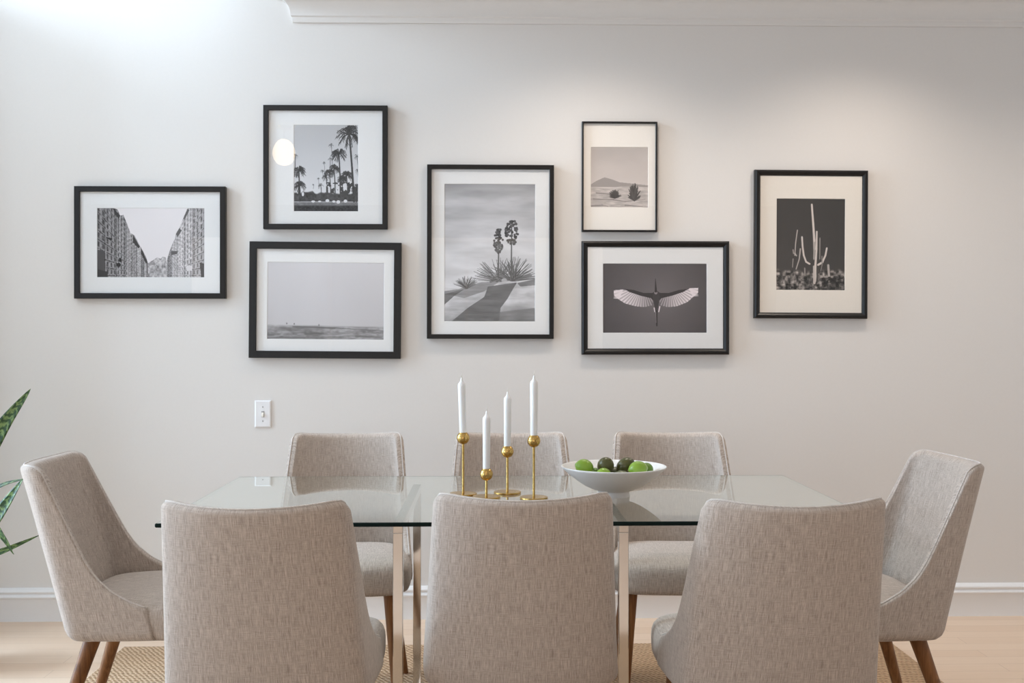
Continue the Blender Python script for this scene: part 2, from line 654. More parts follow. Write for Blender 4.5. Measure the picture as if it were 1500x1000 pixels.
def pic_street():
    p = Pic(314, 204, 214)
    p.a += (p.noise(3, 2, 2, 3) - .5) * 6
    vx, vy = .535, .97
    # far houses closing the street
    p.poly([(.47, 1), (.47, .80), (.50, .77), (.53, .74), (.56, .71), (.59, .73), (.61, .70), (.64, .71), (.66, 1)], 150)
    n = p.noise(46, 26, 2, 5)
    far = p.poly([(.47, 1), (.47, .80), (.50, .77), (.53, .74), (.56, .71), (.59, .73), (.61, .70), (.64, .71), (.66, 1)])
    p.a = p.a * (1 - far) + far * (95 + 130 * n)
    left = p.poly([(0, 0), (.15, 0), (.19, .02), (.215, .11), (.245, .10), (.285, .25), (.31, .36), (.345, .39), (.385, .50), (.42, .60),
                   (.455, .70), (.475, .80), (.475, 1), (0, 1)])
    right = p.poly([(1, 0), (.845, 0), (.80, .15), (.785, .22), (.765, .29), (.735, .36), (.725, .44), (.70, .52), (.675, .62), (.655, .72),
                    (.645, .82), (.645, 1), (1, 1)])
    for m, sgn, seed in ((left, 1, 21), (right, -1, 22)):
        d = np.clip((vx - p.X) * sgn, .03, 1)
        col = np.log(d) * 11.5
        row = (vy - p.Y) * p.h / p.w / d * 6.2
        fc, fr = col - np.floor(col), row - np.floor(row)
        bay = np.floor(col / 3)
        rng = np.random.default_rng(seed)
        tones = rng.uniform(135, 212, 60)
        base = tones[(bay.astype(int) + 40) % 60]
        win = ((fc > .30) & (fc < .72) & (fr > .18) & (fr < .80)).astype(float)
        led = ((fr > .88) | (fr < .05)).astype(float)
        pil = ((col / 3 - bay) < .07).astype(float)
        v = base - 58 * win - 52 * led * (p.noise(60, 8, 2, seed) > .35) - 55 * pil
        v += (p.noise(70, 50, 2, seed + 7) - .5) * 50
        if sgn > 0:
            v -= 16
        p.a = p.a * (1 - m) + m * np.clip(v, 35, 215)
    # roofs, awnings and lamps
    for q in (((.15, .0), (.215, .11), (.20, .16), (.16, .08)), ((.335, .39), (.40, .56), (.385, .58), (.335, .50)), ((.41, .58), (.47, .78), (.455, .80), (.41, .66))):
        p.poly(q, 62)
    for q in (((.765, .29), (.79, .32), (.75, .42), (.735, .37)), ((.69, .62), (.75, .62), (.745, .66), (.69, .68)), ((.84, .01), (.80, .16), (.82, .15), (.86, .03))):
        p.poly(q, 95)
    p.poly([(0, .60), (.07, .62), (.07, 1), (0, 1)], 78)
    p.poly([(0, .88), (.10, .92), (.10, 1), (0, 1)], 60)
    p.blob(.20, .82, .02, .03, 45)
    p.blob(.215, .75, .012, .03, 40)
    p.stroke([(.13, .45), (.09, .43)], .01, .006, 50)
    p.poly([(.835, .83), (.885, .83), (.885, .90), (.835, .90)], 205)
    p.poly([(.955, .78), (1, .80), (1, 1), (.97, 1)], 55)
    return p, (1.0, .98, .985)


def crown(p, cx, cy, r, val, seed, n=26):
    rng = np.random.default_rng(seed)
    asp = p.h / p.w
    for k in range(n):
        a = rng.uniform(-PI, PI)
        L = r * rng.uniform(.75, 1.05)
        dx, dy = math.cos(a), math.sin(a)
        mid = (cx + dx * L * .55, cy + (dy * L * .55 - .12 * L) / asp)
        end = (cx + dx * L, cy + (dy * L * .85 + .32 * L) / asp)
        p.stroke([(cx, cy), mid, end], r * .045, r * .018, val + rng.uniform(-8, 22))
        if r > .07:
            for j in range(5):
                t = .45 + .12 * j
                bx, by = cx + dx * L * t, cy + (dy * L * t * .9 + (-.12 + .3 * t * t) * L) / asp
                p.stroke([(bx, by), (bx + rng.uniform(-.2, .2) * r, by + r * .28 / asp)], r * .018, r * .008, val + 10)


def pic_palms():
    p = Pic(188, 254, 200)
    p.a = 172 + 40 * p.Y + 8 * (p.noise(2, 3, 2, 1) - .5)
    trunks = [(.86, .10, .21, .935, .90, .017), (.70, .33, .125, .725, .92, .012), (.625, .50, .09, .64, .86, .009), (.55, .55, .08, .575, .86, .008),
              (.50, .60, .07, .53, .86, .008), (.58, .235, .045, .60, .60, .003), (.468, .435, .026, .475, .56, .002), (.44, .53, .03, .45, .62, .002),
              (.38, .62, .02, .385, .74, .002), (.30, .69, .014, .30, .74, .002), (.08, .53, .11, .075, .82, .012), (.09, .70, .10, .09, .88, .012),
              (.02, .36, .05, .01, .6, .006), (.82, .58, .10, .83, .86, .007), (.74, .62, .08, .76, .86, .007), (.42, .70, .05, .42, .8, .005),
              (.98, .36, .05, 1.0, .6, .005), (.99, .53, .05, 1.0, .7, .005), (.97, .72, .09, .97, .9, .01), (.56, .39, .035, .56, .5, .004)]
    for k, (cx, cy, r, bx, by, w_) in enumerate(trunks):
        p.stroke([(cx, cy), ((cx + bx) / 2 + .006, (cy + by) / 2), (bx, by)], w_ * .7, w_, 58)
    for k, (cx, cy, r, bx, by, w_) in enumerate(trunks):
        crown(p, cx, cy, r, 46 if r > .06 else 66, 50 + k, 30 if r > .06 else 16)
    n = p.noise(30, 40, 3, 4)
    band = np.clip((p.Y - (.765 + .06 * (p.noise(14, 1, 2, 9) - .3))) * 60, 0, 1) * (p.Y < .885)
    p.a = p.a * (1 - band) + band * (35 + 60 * n)
    fol = ((p.X > .5) & (p.Y > .66) & (p.Y < .8) & (p.noise(20, 26, 3, 14) > .52)).astype(float)
    p.blend(fol, 62)
    road = np.clip((p.Y - .885) * 80, 0, 1)
    p.a = p.a * (1 - road) + road * (112 + 40 * (n - .5))
    grass = np.clip((p.Y - .925) * 60, 0, 1)
    p.a = p.a * (1 - grass) + grass * (62 + 34 * (p.noise(40, 60, 2, 8) - .5))
    for x, y, rx, ry in ((.14, .80, .018, .025), (.52, .875, .03, .017), (.62, .885, .025, .013), (.69, .89, .03, .02), (.80, .88, .028, .018), (.30, .885, .03, .012), (.40, .885, .025, .01)):
        p.blob(x, y, rx, ry, 206)
    return p, (.98, .985, 1.0)


def pic_sea():
    p = Pic(256, 172, 190)
    p.a = 196 - 14 * p.Y - 10 * np.abs(p.X - .4) + 5 * (p.noise(5, 2, 2, 2) - .5)
    hz = .805 + .018 * p.X
    m = np.clip((p.Y - hz) * 40, 0, 1)
    n = p.noise(7, 34, 3, 6)
    n2 = p.noise(40, 60, 2, 7)
    v = 128 + 90 * (n - .5) + 45 * (n2 - .5)
    p.a = p.a * (1 - m) + m * v
    p.stroke([(.22, .835), (.45, .842), (.62, .853), (.85, .868), (1, .885)], .0045, .002, 84, .8)
    p.stroke([(.30, .842), (.58, .855)], .006, .006, 84, .6)
    p.stroke([(.33, .93), (.48, .92)], .010, .006, 74, .6)
    p.stroke([(0, .985), (.4, .975)], .006, .003, 84, .6)
    p.stroke([(.76, .955), (.98, .965)], .007, .004, 80, .6)
    for x, y in ((.168, .795), (.232, .80), (.443, .812)):
        p.blob(x, y, .005, .011, 92)
    return p, (.995, .985, 1.0)


def pic_yucca():
    p = Pic(236, 356, 190)
    c = p.noise(2, 14, 4, 12)
    p.a = 168 + 30 * np.clip(p.Y / .6, 0, 1) + 52 * (c - .5)
    p.a -= 26 * np.clip(1 - p.Y * 9, 0, 1)
    n = p.noise(6, 18, 3, 15)
    ridge = .745 - .05 * (p.X - .1) + .012 * np.sin(p.X * 9)
    g = np.clip((p.Y - ridge) * 120, 0, 1)
    streak = p.noise(7, 60, 3, 16)
    p.a = p.a * (1 - g) + g * (180 + 70 * (n - .5) - 55 * np.clip((p.Y - .86) * 7, 0, 1) + 34 * (streak - .5))
    # long dune shades thrown by the plants
    def shade(pts, val, al):
        m = p.poly(pts)
        p.a = p.a * (1 - m * al) + m * al * (val + 46 * (streak - .5))
    shade([(.0, .78), (.16, .765), (.24, .745), (.40, .715), (.62, .705), (.44, .78), (.22, .83), (.0, .80)], 104, .65)
    shade([(.48, .745), (.80, .715), (.74, .78), (.70, .83), (.62, .90), (.60, 1), (.08, 1), (.26, .90), (.44, .82)], 82, .9)
    shade([(.0, .80), (.22, .765), (.10, .82), (.0, .88)], 80, .85)
    shade([(.80, .72), (1, .69), (1, .735), (.84, .745)], 92, .8)
    shade([(.44, .99), (.60, .93), (1, .90), (1, 1), (.44, 1)], 96, .6)
    rng = np.random.default_rng(4)
    asp = p.h / p.w

    def bush(cx, cy, r, n_, a0, a1, dark, thick):
        for k in range(n_):
            a = math.radians(rng.uniform(a0, a1))
            L = r * rng.uniform(.7, 1.05)
            bx, by = cx + rng.uniform(-.1, .1) * r, cy
            p.stroke([(bx, by), (bx + math.cos(a) * L * .5, by - (math.sin(a) * L * .52) / asp), (bx + math.cos(a) * L, by - (math.sin(a) * L * .92) / asp)],
                     thick * .36, thick * .20, dark + rng.uniform(-18, 70))
    bush(.595, .71, .275, 75, 4, 176, 66, .010)
    bush(.755, .705, .285, 80, 6, 172, 58, .011)
    bush(.59, .70, .09, 40, 150, 200, 70, .01)
    bush(.24, .76, .145, 60, 25, 160, 60, .008)
    p.blob(.66, .70, .03, .016, 175, .8)
    for x, y0, y1 in ((.594, .68, .34), (.736, .68, .285)):
        p.stroke([(x, y0), (x + .004, y1)], .009, .005, 78)
    for cx, y0, y1, ww, k in ((.594, .33, .50, .055, 60), (.742, .27, .44, .075, 90)):
        for j in range(k):
            t = rng.random()
            wv = ww * math.sin(PI * (.12 + .80 * t)) ** .8
            p.blob(cx + rng.uniform(-wv, wv), y0 + (y1 - y0) * t, .012, .0085, 58 + rng.uniform(0, 40))
    return p, (.985, .985, 1.0)


def pic_desert():
    # a plain generic desert view in the same pale tones
    p = Pic(150, 156, 190)
    p.a = 170 + 22 * np.clip(p.Y / .6, 0, 1) + 10 * (p.noise(3, 6, 3, 31) - .5)
    p.poly([(0, .66), (0, .62), (.10, .56), (.24, .50), (.36, .53), (.5, .58), (.7, .60), (1, .63), (1, .66)], 148)
    ridge = .655 + .015 * np.sin(p.X * 7)
    g = np.clip((p.Y - ridge) * 90, 0, 1)
    n = p.noise(8, 30, 3, 33)
    p.a = p.a * (1 - g) + g * (176 + 60 * (n - .5))
    for pts in ([(.05, .86), (.4, .87), (.6, .90), (.95, .86)], [(.0, .975), (.2, .96), (.3, .98)], [(.6, .96), (.9, .98)], [(.1, .76), (.35, .78)]):
        p.stroke(pts, .012, .006, 112, .6)
    rng = np.random.default_rng(8)
    for cx, cy, r, k in ((.42, .84, .11, 60), (.76, .88, .12, 70)):
        for j in range(k):
            a = rng.uniform(.1, PI - .1)
            L = r * rng.uniform(.5, 1.05)
            p.stroke([(cx, cy), (cx + math.cos(a) * L, cy - math.sin(a) * L * (1.2 if cx < .6 else 2.4))], .012, .006, 62 + rng.uniform(0, 25))
    return p, (1.0, .955, .93)


def pic_bird():
    p = Pic(276, 184, 96)
    d = np.hypot((p.X - .52) * 1.0, (p.Y - .5) * .7)
    p.a = 112 - 52 * d + 4 * (p.noise(4, 4, 2, 41) - .5)
    cx = .513
    rng = np.random.default_rng(6)
    for sg, tipx, tipy, ym in ((-1, .105, .40, .60), (1, .915, .365, .60)):
        top = [(cx + sg * .03, .43), (cx + sg * .13, .435), (cx + sg * .24, .395), (cx + sg * .33, .375 if sg < 0 else .365), (tipx, tipy - .015)]
        bot = [(tipx, tipy + .055), (tipx - sg * .05, tipy + .12), (cx + sg * .30, .575 if sg < 0 else .555), (cx + sg * .20, .615), (cx + sg * .11, .628), (cx + sg * .035, .60)]
        m = p.poly(top + bot)
        span = np.clip((p.X - cx) * sg / .40, 0, 1)
        ray_ = np.sin((np.arctan2((p.Y - .30) * .67, (p.X - cx - sg * .13) * sg)) * 52)
        v = 150 + 60 * span + 26 * ray_
        v = v - 34 * np.clip(1 - span * 2.2, 0, 1)
        p.a = p.a * (1 - m) + m * np.clip(v, 90, 226)
        for k in range(8):
            t = k / 7
            bx, by = tipx - sg * .03 * (1 - t), tipy + .10 * t - .005
            p.stroke([(bx - sg * .05, by + .004), (bx + sg * (.012 - .01 * t), by - .006 + .01 * t)], .006, .002, 218)
        lead = [(cx + sg * .01, .42), (cx + sg * .12, .425), (cx + sg * .22, .38), (cx + sg * .31, .365), (cx + sg * .26, .41), (cx + sg * .15, .465), (cx + sg * .05, .50), (cx + sg * .01, .56)]
        p.poly(lead, 66)
    p.poly([(cx - .03, .42), (cx, .38), (cx + .03, .42), (cx + .034, .48), (cx + .022, .60), (cx + .012, .70), (cx - .008, .70), (cx - .022, .58), (cx - .034, .48)], 72)
    p.stroke([(cx - .005, .37), (cx - .004, .42)], .010, .016, 150, .8)
    p.stroke([(cx - .008, .22), (cx - .005, .33), (cx - .004, .40)], .0025, .012, 62)
    p.stroke([(cx - .020, .64), (cx - .014, .695)], .005, .004, 225)
    p.stroke([(cx + .034, .62), (cx + .024, .695)], .005, .004, 225)
    p.stroke([(cx + .003, .69), (cx + .004, .80), (cx + .006, .895)], .010, .006, 58)
    p.stroke([(cx - .004, .70), (cx - .001, .85)], .002, .0015, 150)
    return p, (1.0, .955, .967)


def pic_saguaro():
    p = Pic(176, 234, 66)
    p.a = 66 - 12 * p.X + 3 * (p.noise(4, 5, 2, 51) - .5) + 10 * np.clip((p.Y - .2), 0, 1)
    n = p.noise(26, 34, 3, 53)
    n2 = p.noise(9, 10, 2, 54)
    edge = .775 + .05 * (p.noise(12, 2, 2, 55) - .5) * 2
    g = np.clip((p.Y - edge) * 30, 0, 1)
    p.a = p.a * (1 - g) + g * np.clip(92 + 230 * (n - .45) + 80 * (n2 - .5) - 45 * (p.X > .66) * (p.Y > .86), 35, 190)
    L = 196
    p.stroke([(.513, .065), (.535, .27), (.552, .45), (.556, .55)], .013, .018, L)
    p.stroke([(.556, .48), (.548, .66)], .013, .010, 160)
    p.stroke([(.588, .36), (.585, .55), (.57, .73), (.565, .90)], .012, .017, L)
    p.stroke([(.548, .74), (.556, .92)], .013, .018, L - 16)
    p.stroke([(.600, .75), (.602, .90)], .012, .012, 70)
    p.stroke([(.373, .42), (.382, .52), (.40, .62), (.435, .69), (.485, .712)], .012, .013, L)
    p.stroke([(.735, .54), (.715, .62), (.67, .695), (.61, .722)], .012, .015, L)
    p.stroke([(.634, .43), (.633, .66)], .007, .006, 150)
    p.stroke([(.665, .63), (.668, .72), (.648, .79)], .009, .005, 130)
    p.stroke([(.306, .345), (.282, .48), (.27, .62)], .007, .007, 178)
    p.stroke([(.27, .60), (.295, .625)], .012, .008, 170)
    p.stroke([(.35, .55), (.335, .66), (.29, .77)], .010, .007, 168)
    p.stroke([(.245, .56), (.25, .60)], .007, .007, 160)
    p.stroke([(.245, .66), (.238, .75)], .007, .005, 150)
    p.stroke([(.757, .725), (.768, .84)], .015, .017, 165)
    p.stroke([(.415, .76), (.42, .84)], .009, .009, 140)
    return p, (1.0, .95, .915)


def print_mesh(pic, tint, w, h, mat):
    """a flat sheet whose pigment is a colour attribute"""
    W, Hh = pic.w, pic.h
    xs = np.linspace(-w / 2, w / 2, W + 1)
    zs = np.linspace(h / 2, -h / 2, Hh + 1)
    co = np.zeros(((Hh + 1) * (W + 1), 3))
    co[:, 0] = np.tile(xs, Hh + 1)
    co[:, 2] = np.repeat(zs, W + 1)
    j, i = np.mgrid[0:Hh, 0:W]
    a = (j * (W + 1) + i).ravel()
    loops = np.stack([a, a + W + 1, a + W + 2, a + 1], 1).ravel()
    me = bpy.data.meshes.new('print')
    me.vertices.add(len(co))
    me.vertices.foreach_set('co', co.ravel())
    me.loops.add(len(loops))
    me.loops.foreach_set('vertex_index', loops.astype(np.int32))
    nf = W * Hh
    me.polygons.add(nf)
    me.polygons.foreach_set('loop_start', np.arange(0, nf * 4, 4, dtype=np.int32))
    me.update(calc_edges=True)
    g = np.clip(pic.a, 0, 255) / 255
    rgb = np.stack([g * tint[0], g * tint[1], g * tint[2]], -1)
    lin = np.where(rgb <= .04045, rgb / 12.92, ((rgb + .055) / 1.055) ** 2.4) * 1.12
    rgba = np.concatenate([np.clip(lin, 0, .9), np.ones(lin.shape[:2] + (1,))], -1).reshape(-1, 4)
    at_ = me.color_attributes.new('pigment', 'FLOAT_COLOR', 'CORNER')
    at_.data.foreach_set('color', np.repeat(rgba, 4, axis=0).astype(np.float32).ravel())
    me.materials.append(mat)
    return me


w = N('photo_print')
ca = w.n('ShaderNodeVertexColor', layer_name='pigment')
w.set(ca.outputs['Color'], .8, spec=.15)
M['print'] = w.m


def picture(u0, u1, v0, v1, mould, pu0, pu1, pv0, pv1, roll, pic, mat, frame_mat, label, rounded=False, depth=.026):
    yf = WALL - depth - .002
    s = (at(u1, v0, yf).x - at(u0, v0, yf).x) / (u1 - u0)
    c = at((u0 + u1) / 2, (v0 + v1) / 2, yf)
    wd, hg = (u1 - u0) * s, (v1 - v0) * s
    m = mould * s
    root = thing('picture_frame', label, 'picture', (c.x, WALL - .002, c.z))
    root.rotation_euler = (0, math.radians(roll), 0)
    # moulding: mitred ring swept round the rectangle
    if rounded:
        prof = [(0, 0), (0, -depth + .008), (m * .10, -depth + .003), (m * .28, -depth), (m * .55, -depth + .001), (m * .80, -depth + .005), (m * .92, -depth + .010), (m, -depth + .011), (m, -.004), (m * .5, 0)]
    else:
        prof = [(0, 0), (0, -depth + .0015), (.0015, -depth), (m - .0015, -depth), (m, -depth + .0015), (m, -.004), (m * .5, 0)]
    bm = bmesh.new()
    rings = []
    for q, y in prof:
        rings.append([bm.verts.new((sx * (wd / 2 - q), y, sz * (hg / 2 - q))) for sx, sz in ((-1, -1), (1, -1), (1, 1), (-1, 1))])
    for a, b in zip(rings, rings[1:] + rings[:1]):
        for k in range(4):
            bm.faces.new((a[k], a[(k + 1) % 4], b[(k + 1) % 4], b[k]))
    fix(bm)
    mesh_obj('moulding', bm, frame_mat, root, smooth=False)
    iw, ih = wd / 2 - m + .001, hg / 2 - m + .001
    px = ((pu0 + pu1) / 2 - (u0 + u1) / 2) * s
    pz = -((pv0 + pv1) / 2 - (v0 + v1) / 2) * s
    pw, ph = (pu1 - pu0) * s, (pv1 - pv0) * s
    ymat = -depth + .011
    # mat board with a bevelled window
    bm = bmesh.new()
    R = []
    for x0, x1, z0, z1, y in ((-iw, iw, -ih, ih, ymat + .0018), (-iw, iw, -ih, ih, ymat), (px - pw / 2 - .0012, px + pw / 2 + .0012, pz - ph / 2 - .0012, pz + ph / 2 + .0012, ymat),
                              (px - pw / 2, px + pw / 2, pz - ph / 2, pz + ph / 2, ymat + .0012), (px - pw / 2, px + pw / 2, pz - ph / 2, pz + ph / 2, ymat + .0018)):
        R.append([bm.verts.new((x, y, z)) for x, z in ((x0, z0), (x1, z0), (x1, z1), (x0, z1))])
    for a, b in zip(R, R[1:] + R[:1]):
        for k in range(4):
            bm.faces.new((a[k], a[(k + 1) % 4], b[(k + 1) % 4], b[k]))
    fix(bm)
    mesh_obj('mat_board', bm, mat, root, smooth=False)
    pc, tint = pic()
    o = bpy.data.objects.new('print', print_mesh(pc, tint, pw + .002, ph + .002, M['print']))
    C.objects.link(o)
    o.parent = root
    o.location = (px, ymat + .0014, pz)
    bm = bmesh.new()
    vs = [bm.verts.new((x, ymat - .004, z)) for x, z in ((-iw, -ih), (iw, -ih), (iw, ih), (-iw, ih))]
    bm.faces.new(vs)
    mesh_obj('glass', bm, M['picture_glass'], root, smooth=False)
    return root


picture(108.3, 330, 272, 437.7, 8, 141, 298, 304, 406, .0, pic_street, M['mat_white'], M['frame'], 'black framed street scene print, leftmost picture on the wall')
picture(385.5, 567.5, 153.5, 335.5, 7.5, 430, 524, 182, 309, 0, pic_palms, M['mat_white'], M['frame_matte'], 'square black framed print of tall palm trees')
picture(364.8, 587.3, 354, 525, 10.5, 391, 562, 384, 497, .45, pic_sea, M['mat_white'], M['frame_matte'], 'wide black framed print of a pale calm sea')
picture(625.5, 811.5, 241, 496, 6.5, 651, 784, 269, 470.5, .1, pic_yucca, M['mat_white'], M['frame'], 'large upright black framed print of spiky yucca plants on a dune')
picture(852.5, 963, 178, 339, 2.6, 866, 950, 215, 303, .1, pic_desert, M['mat_ivory'], M['frame'], 'small thin black framed pale desert print with wide ivory border', depth=.020)
picture(852.5, 1069, 353, 519, 9, 884, 1036, 386, 487, 0, pic_bird, M['mat_white'], M['frame'], 'wide black framed print of a white bird with spread wings', rounded=True)
picture(1106, 1272.3, 249.3, 465.5, 8.5, 1138.7, 1239, 291, 424, .3, pic_saguaro, M['mat_cream'], M['frame'], 'upright black framed dark cactus print, rightmost picture on the wall', rounded=True)


# ------------------------------------------------------------------ light switch
c = at(385.5, 606, WALL)
sw = thing('light_switch', 'white toggle light switch plate on the wall below the pictures', 'light switch', c)
s_ = 1 / 343.0
hw, hh = 11.8 * s_, 19.8 * s_
bm = bmesh.new()
A = [bm.verts.new((x, 0, z)) for x, z in ((-hw, -hh), (hw, -hh), (hw, hh), (-hw, hh))]
B = [bm.verts.new((x, -.004, z)) for x, z in ((-hw, -hh), (hw, -hh), (hw, hh), (-hw, hh))]
D = [bm.verts.new((x, -.0075, z)) for x, z in ((-hw + .005, -hh + .005), (hw - .005, -hh + .005), (hw - .005, hh - .005), (-hw + .005, hh - .005))]
for a, b in ((A, B), (B, D)):
    for k in range(4):
        bm.faces.new((a[k], a[(k + 1) % 4], b[(k + 1) % 4], b[k]))
bm.faces.new(D)
fix(bm)
mesh_obj('plate', bm, M['plate'], sw, smooth=False)
bm = bmesh.new()
box(bm, -.0062, .0062, -.0085, -.0070, -.0135, .0125, .0006)
mesh_obj('switch_slot', bm, M['screw'], sw, smooth=False)
bm = bmesh.new()
vs = [bm.verts.new(q) for q in ((-.0045, -.008, -.010), (.0045, -.008, -.010), (.0045, -.008, .007), (-.0045, -.008, .007),
                                (-.0038, -.017, -.011), (.0038, -.017, -.011), (.0038, -.016, -.004), (-.0038, -.016, -.004))]
for f_ in ((0, 1, 5, 4), (1, 2, 6, 5), (2, 3, 7, 6), (3, 0, 4, 7), (4, 5, 6, 7), (3, 2, 1, 0)):
    bm.faces.new([vs[k] for k in f_])
fix(bm)
mesh_obj('toggle', bm, M['toggle'], sw, smooth=False)
for z in (.030, -.030):
    bm = bmesh.new()
    bmesh.ops.create_cone(bm, cap_ends=True, segments=16, radius1=.0032, radius2=.0026, depth=.0016, matrix=Matrix.Translation((0, -.0078, z)) @ Matrix.Rotation(PI / 2, 4, 'X'))
    mesh_obj('screw', bm, M['screw'], sw, smooth=False)


# ------------------------------------------------------------------ rug
bm = bmesh.new()
RX0, RX1, RY0, RY1 = -1.41, 1.57, .95, 3.98
box(bm, RX0, RX1, RY0, RY1, .0, .012, .005, 3)
rug = mesh_obj('jute_rug', bm, M['jute'], smooth=True, angle=40)
tag(rug, 'natural woven jute rug lying on the floor under the dining table', 'rug')


# ------------------------------------------------------------------ dining chair
def lerp(a, b, t):
    return a + (b - a) * t


ZB, ZTOP = .388, .849
RIM = [(.0, .849), (.020, .848), (.030, .841), (.038, .822), (.052, .765), (.073, .680), (.090, .610), (.110, .560), (.145, .520), (.185, .494), (.225, .478)]


def rim_z(D):
    for (d0, z0), (d1, z1) in zip(RIM, RIM[1:]):
        if D <= d1:
            return lerp(z0, z1, (D - d0) / (d1 - d0))
    return RIM[-1][1]


def plan(z):
    """outer outline of the shell at height z, from left wing front round the back to right wing front; list of (x, y, D)"""
    t = max(0.0, (z - ZB) / (ZTOP - ZB))
    hw = lerp(.224, .1945, t ** .9)
    sag = lerp(.050, .070, t)
    yb = -.150 - .118 * t - .012 * math.sin(PI * min(max(t, 0), 1)) * 0
    pts = []
    n = 22
    for k in range(n + 1):
        a = -1 + 2 * k / n
        if abs(a) > .90:
            continue
        pts.append((a * hw, yb - sag * (1 - a * a), 0.0))
    # corner fillets then wings
    a = .90
    p0 = Vector((a * hw, yb - sag * (1 - a * a)))
    p1 = Vector((hw * 1.0, yb + .004))
    p2 = Vector((hw + .003, yb + .030))
    cor = []
    for k in range(1, 8):
        q = k / 7
        v = p0 * (1 - q) ** 2 + p1 * 2 * q * (1 - q) + p2 * q * q
        cor.append((v.x, v.y, .034 * q))
    wing = []
    for k in range(1, 17):
        D = .034 + (.225 - .034) * k / 16
        wing.append((hw + .003 + .010 * math.sin(min((D - .03) / .2, 1) * PI / 2), yb + .030 + (D - .034), D))
    side = cor + wing
    left = [(-x, y, D) for x, y, D in side[::-1]]
    return left + pts + side


def make_shell():
    base = plan(ZB)
    ns = len(base)
    NR = 16
    bm = bmesh.new()
    uvl = bm.loops.layers.uv.new('UVMap')
    # arc length for uv
    arc = [0]
    for i in range(1, ns):
        arc.append(arc[-1] + math.hypot(base[i][0] - base[i - 1][0], base[i][1] - base[i - 1][1]))
    zr = [rim_z(b[2]) + (.010 * (b[0] / .224) ** 2 - .007 if b[2] == 0 else .002 * max(0, 1 - b[2] / .03)) for b in base]
    cols = []
    rim_line = []

    def relax(L, n, hold=0):
        for _ in range(n):
            L = [L[0]] + [(L[k - 1] + L[k] * 2 + L[k + 1]) / 4 for k in range(1, len(L) - 1)] + [L[-1]]
        return L
    ths = []
    for b in base:
        D = b[2]
        ths.append(lerp(.038, .024, min(D / .05, 1)) if D < .16 else lerp(.024, .018, (D - .16) / .065))

    def outline(i, z):
        """outer point and inward vector to the inner face, at height z"""
        P = relax([Vector((q[0], q[1])) for q in plan(z)], 2)
        I = []
        for k in range(ns):
            t = (P[min(k + 1, ns - 1)] - P[max(k - 1, 0)]).normalized()
            I.append(P[k] + Vector((-t.y, t.x)) * ths[k])
        I = relax(I, 12)
        d_ = I[i] - P[i]
        return P[i], d_ / ths[i]
    for i in range(ns):
        D = base[i][2]
        th = ths[i]
        r = .014 if D < .03 else .009
        col = []
        # underside turn
        for off, z in ((.060, ZB - .004), (.030, ZB - .002), (.012, ZB + .004), (.003, ZB + .014)):
            P, nv = outline(i, z)
            q = P + nv * off
            col.append((q.x, q.y, z))
        for k in range(NR + 1):
            z = lerp(ZB + .026, zr[i] - r, k / NR)
            P, nv = outline(i, z)
            # gentle outward belly of the back panel
            col.append((P.x, P.y, z))
        rim_line.append(None)
        for k in range(1, 8):
            a = PI * k / 8
            z = zr[i] - r + r * math.sin(a)
            P, nv = outline(i, z)
            q = P + nv * (th / 2 * (1 - math.cos(a)))
            col.append((q.x, q.y, z))
            if k == 3:
                rim_line[-1] = Vector((q.x, q.y, z + .0005))
        for k in range(NR + 1):
            z = lerp(zr[i] - r, ZB + .045, k / NR)
            P, nv = outline(i, z)
            q = P + nv * th
            col.append((q.x, q.y, z))
        cols.append(col)
    V = [[bm.verts.new(q) for q in col] for col in cols]
    nc = len(cols[0])

    J0 = 4 + NR                                 # last row of the outer face

    def vv(i, j, inner):
        z = cols[i][j][2]
        if inner:
            return z + .7
        if j <= J0:
            return z
        return cols[i][J0][2] + .052 * (j - J0) / 8
    for i in range(ns - 1):
        for j in range(nc - 1):
            f = bm.faces.new((V[i][j], V[i + 1][j], V[i + 1][j + 1], V[i][j + 1]))
            jj = j
            ids = ((i, j), (i + 1, j), (i + 1, j + 1), (i, j + 1))
            inner = j >= J0 + 8
            for lp, (a, b) in zip(f.loops, ids):
                lp[uvl].uv = (arc[a] + (2.3 if inner else 0), vv(a, b, inner))
    # wing fronts
    for i in (0, ns - 1):
        f = bm.faces.new([V[i][j] for j in range(nc)])
        for lp in f.loops:
            lp[uvl].uv = (lp.vert.co.y * 1.0, lp.vert.co.z)
    # underside
    f = bm.faces.new([V[i][0] for i in range(ns)])
    for lp in f.loops:
        lp[uvl].uv = (lp.vert.co.x, lp.vert.co.y)
    fix(bm)
    return bm, rim_line, base


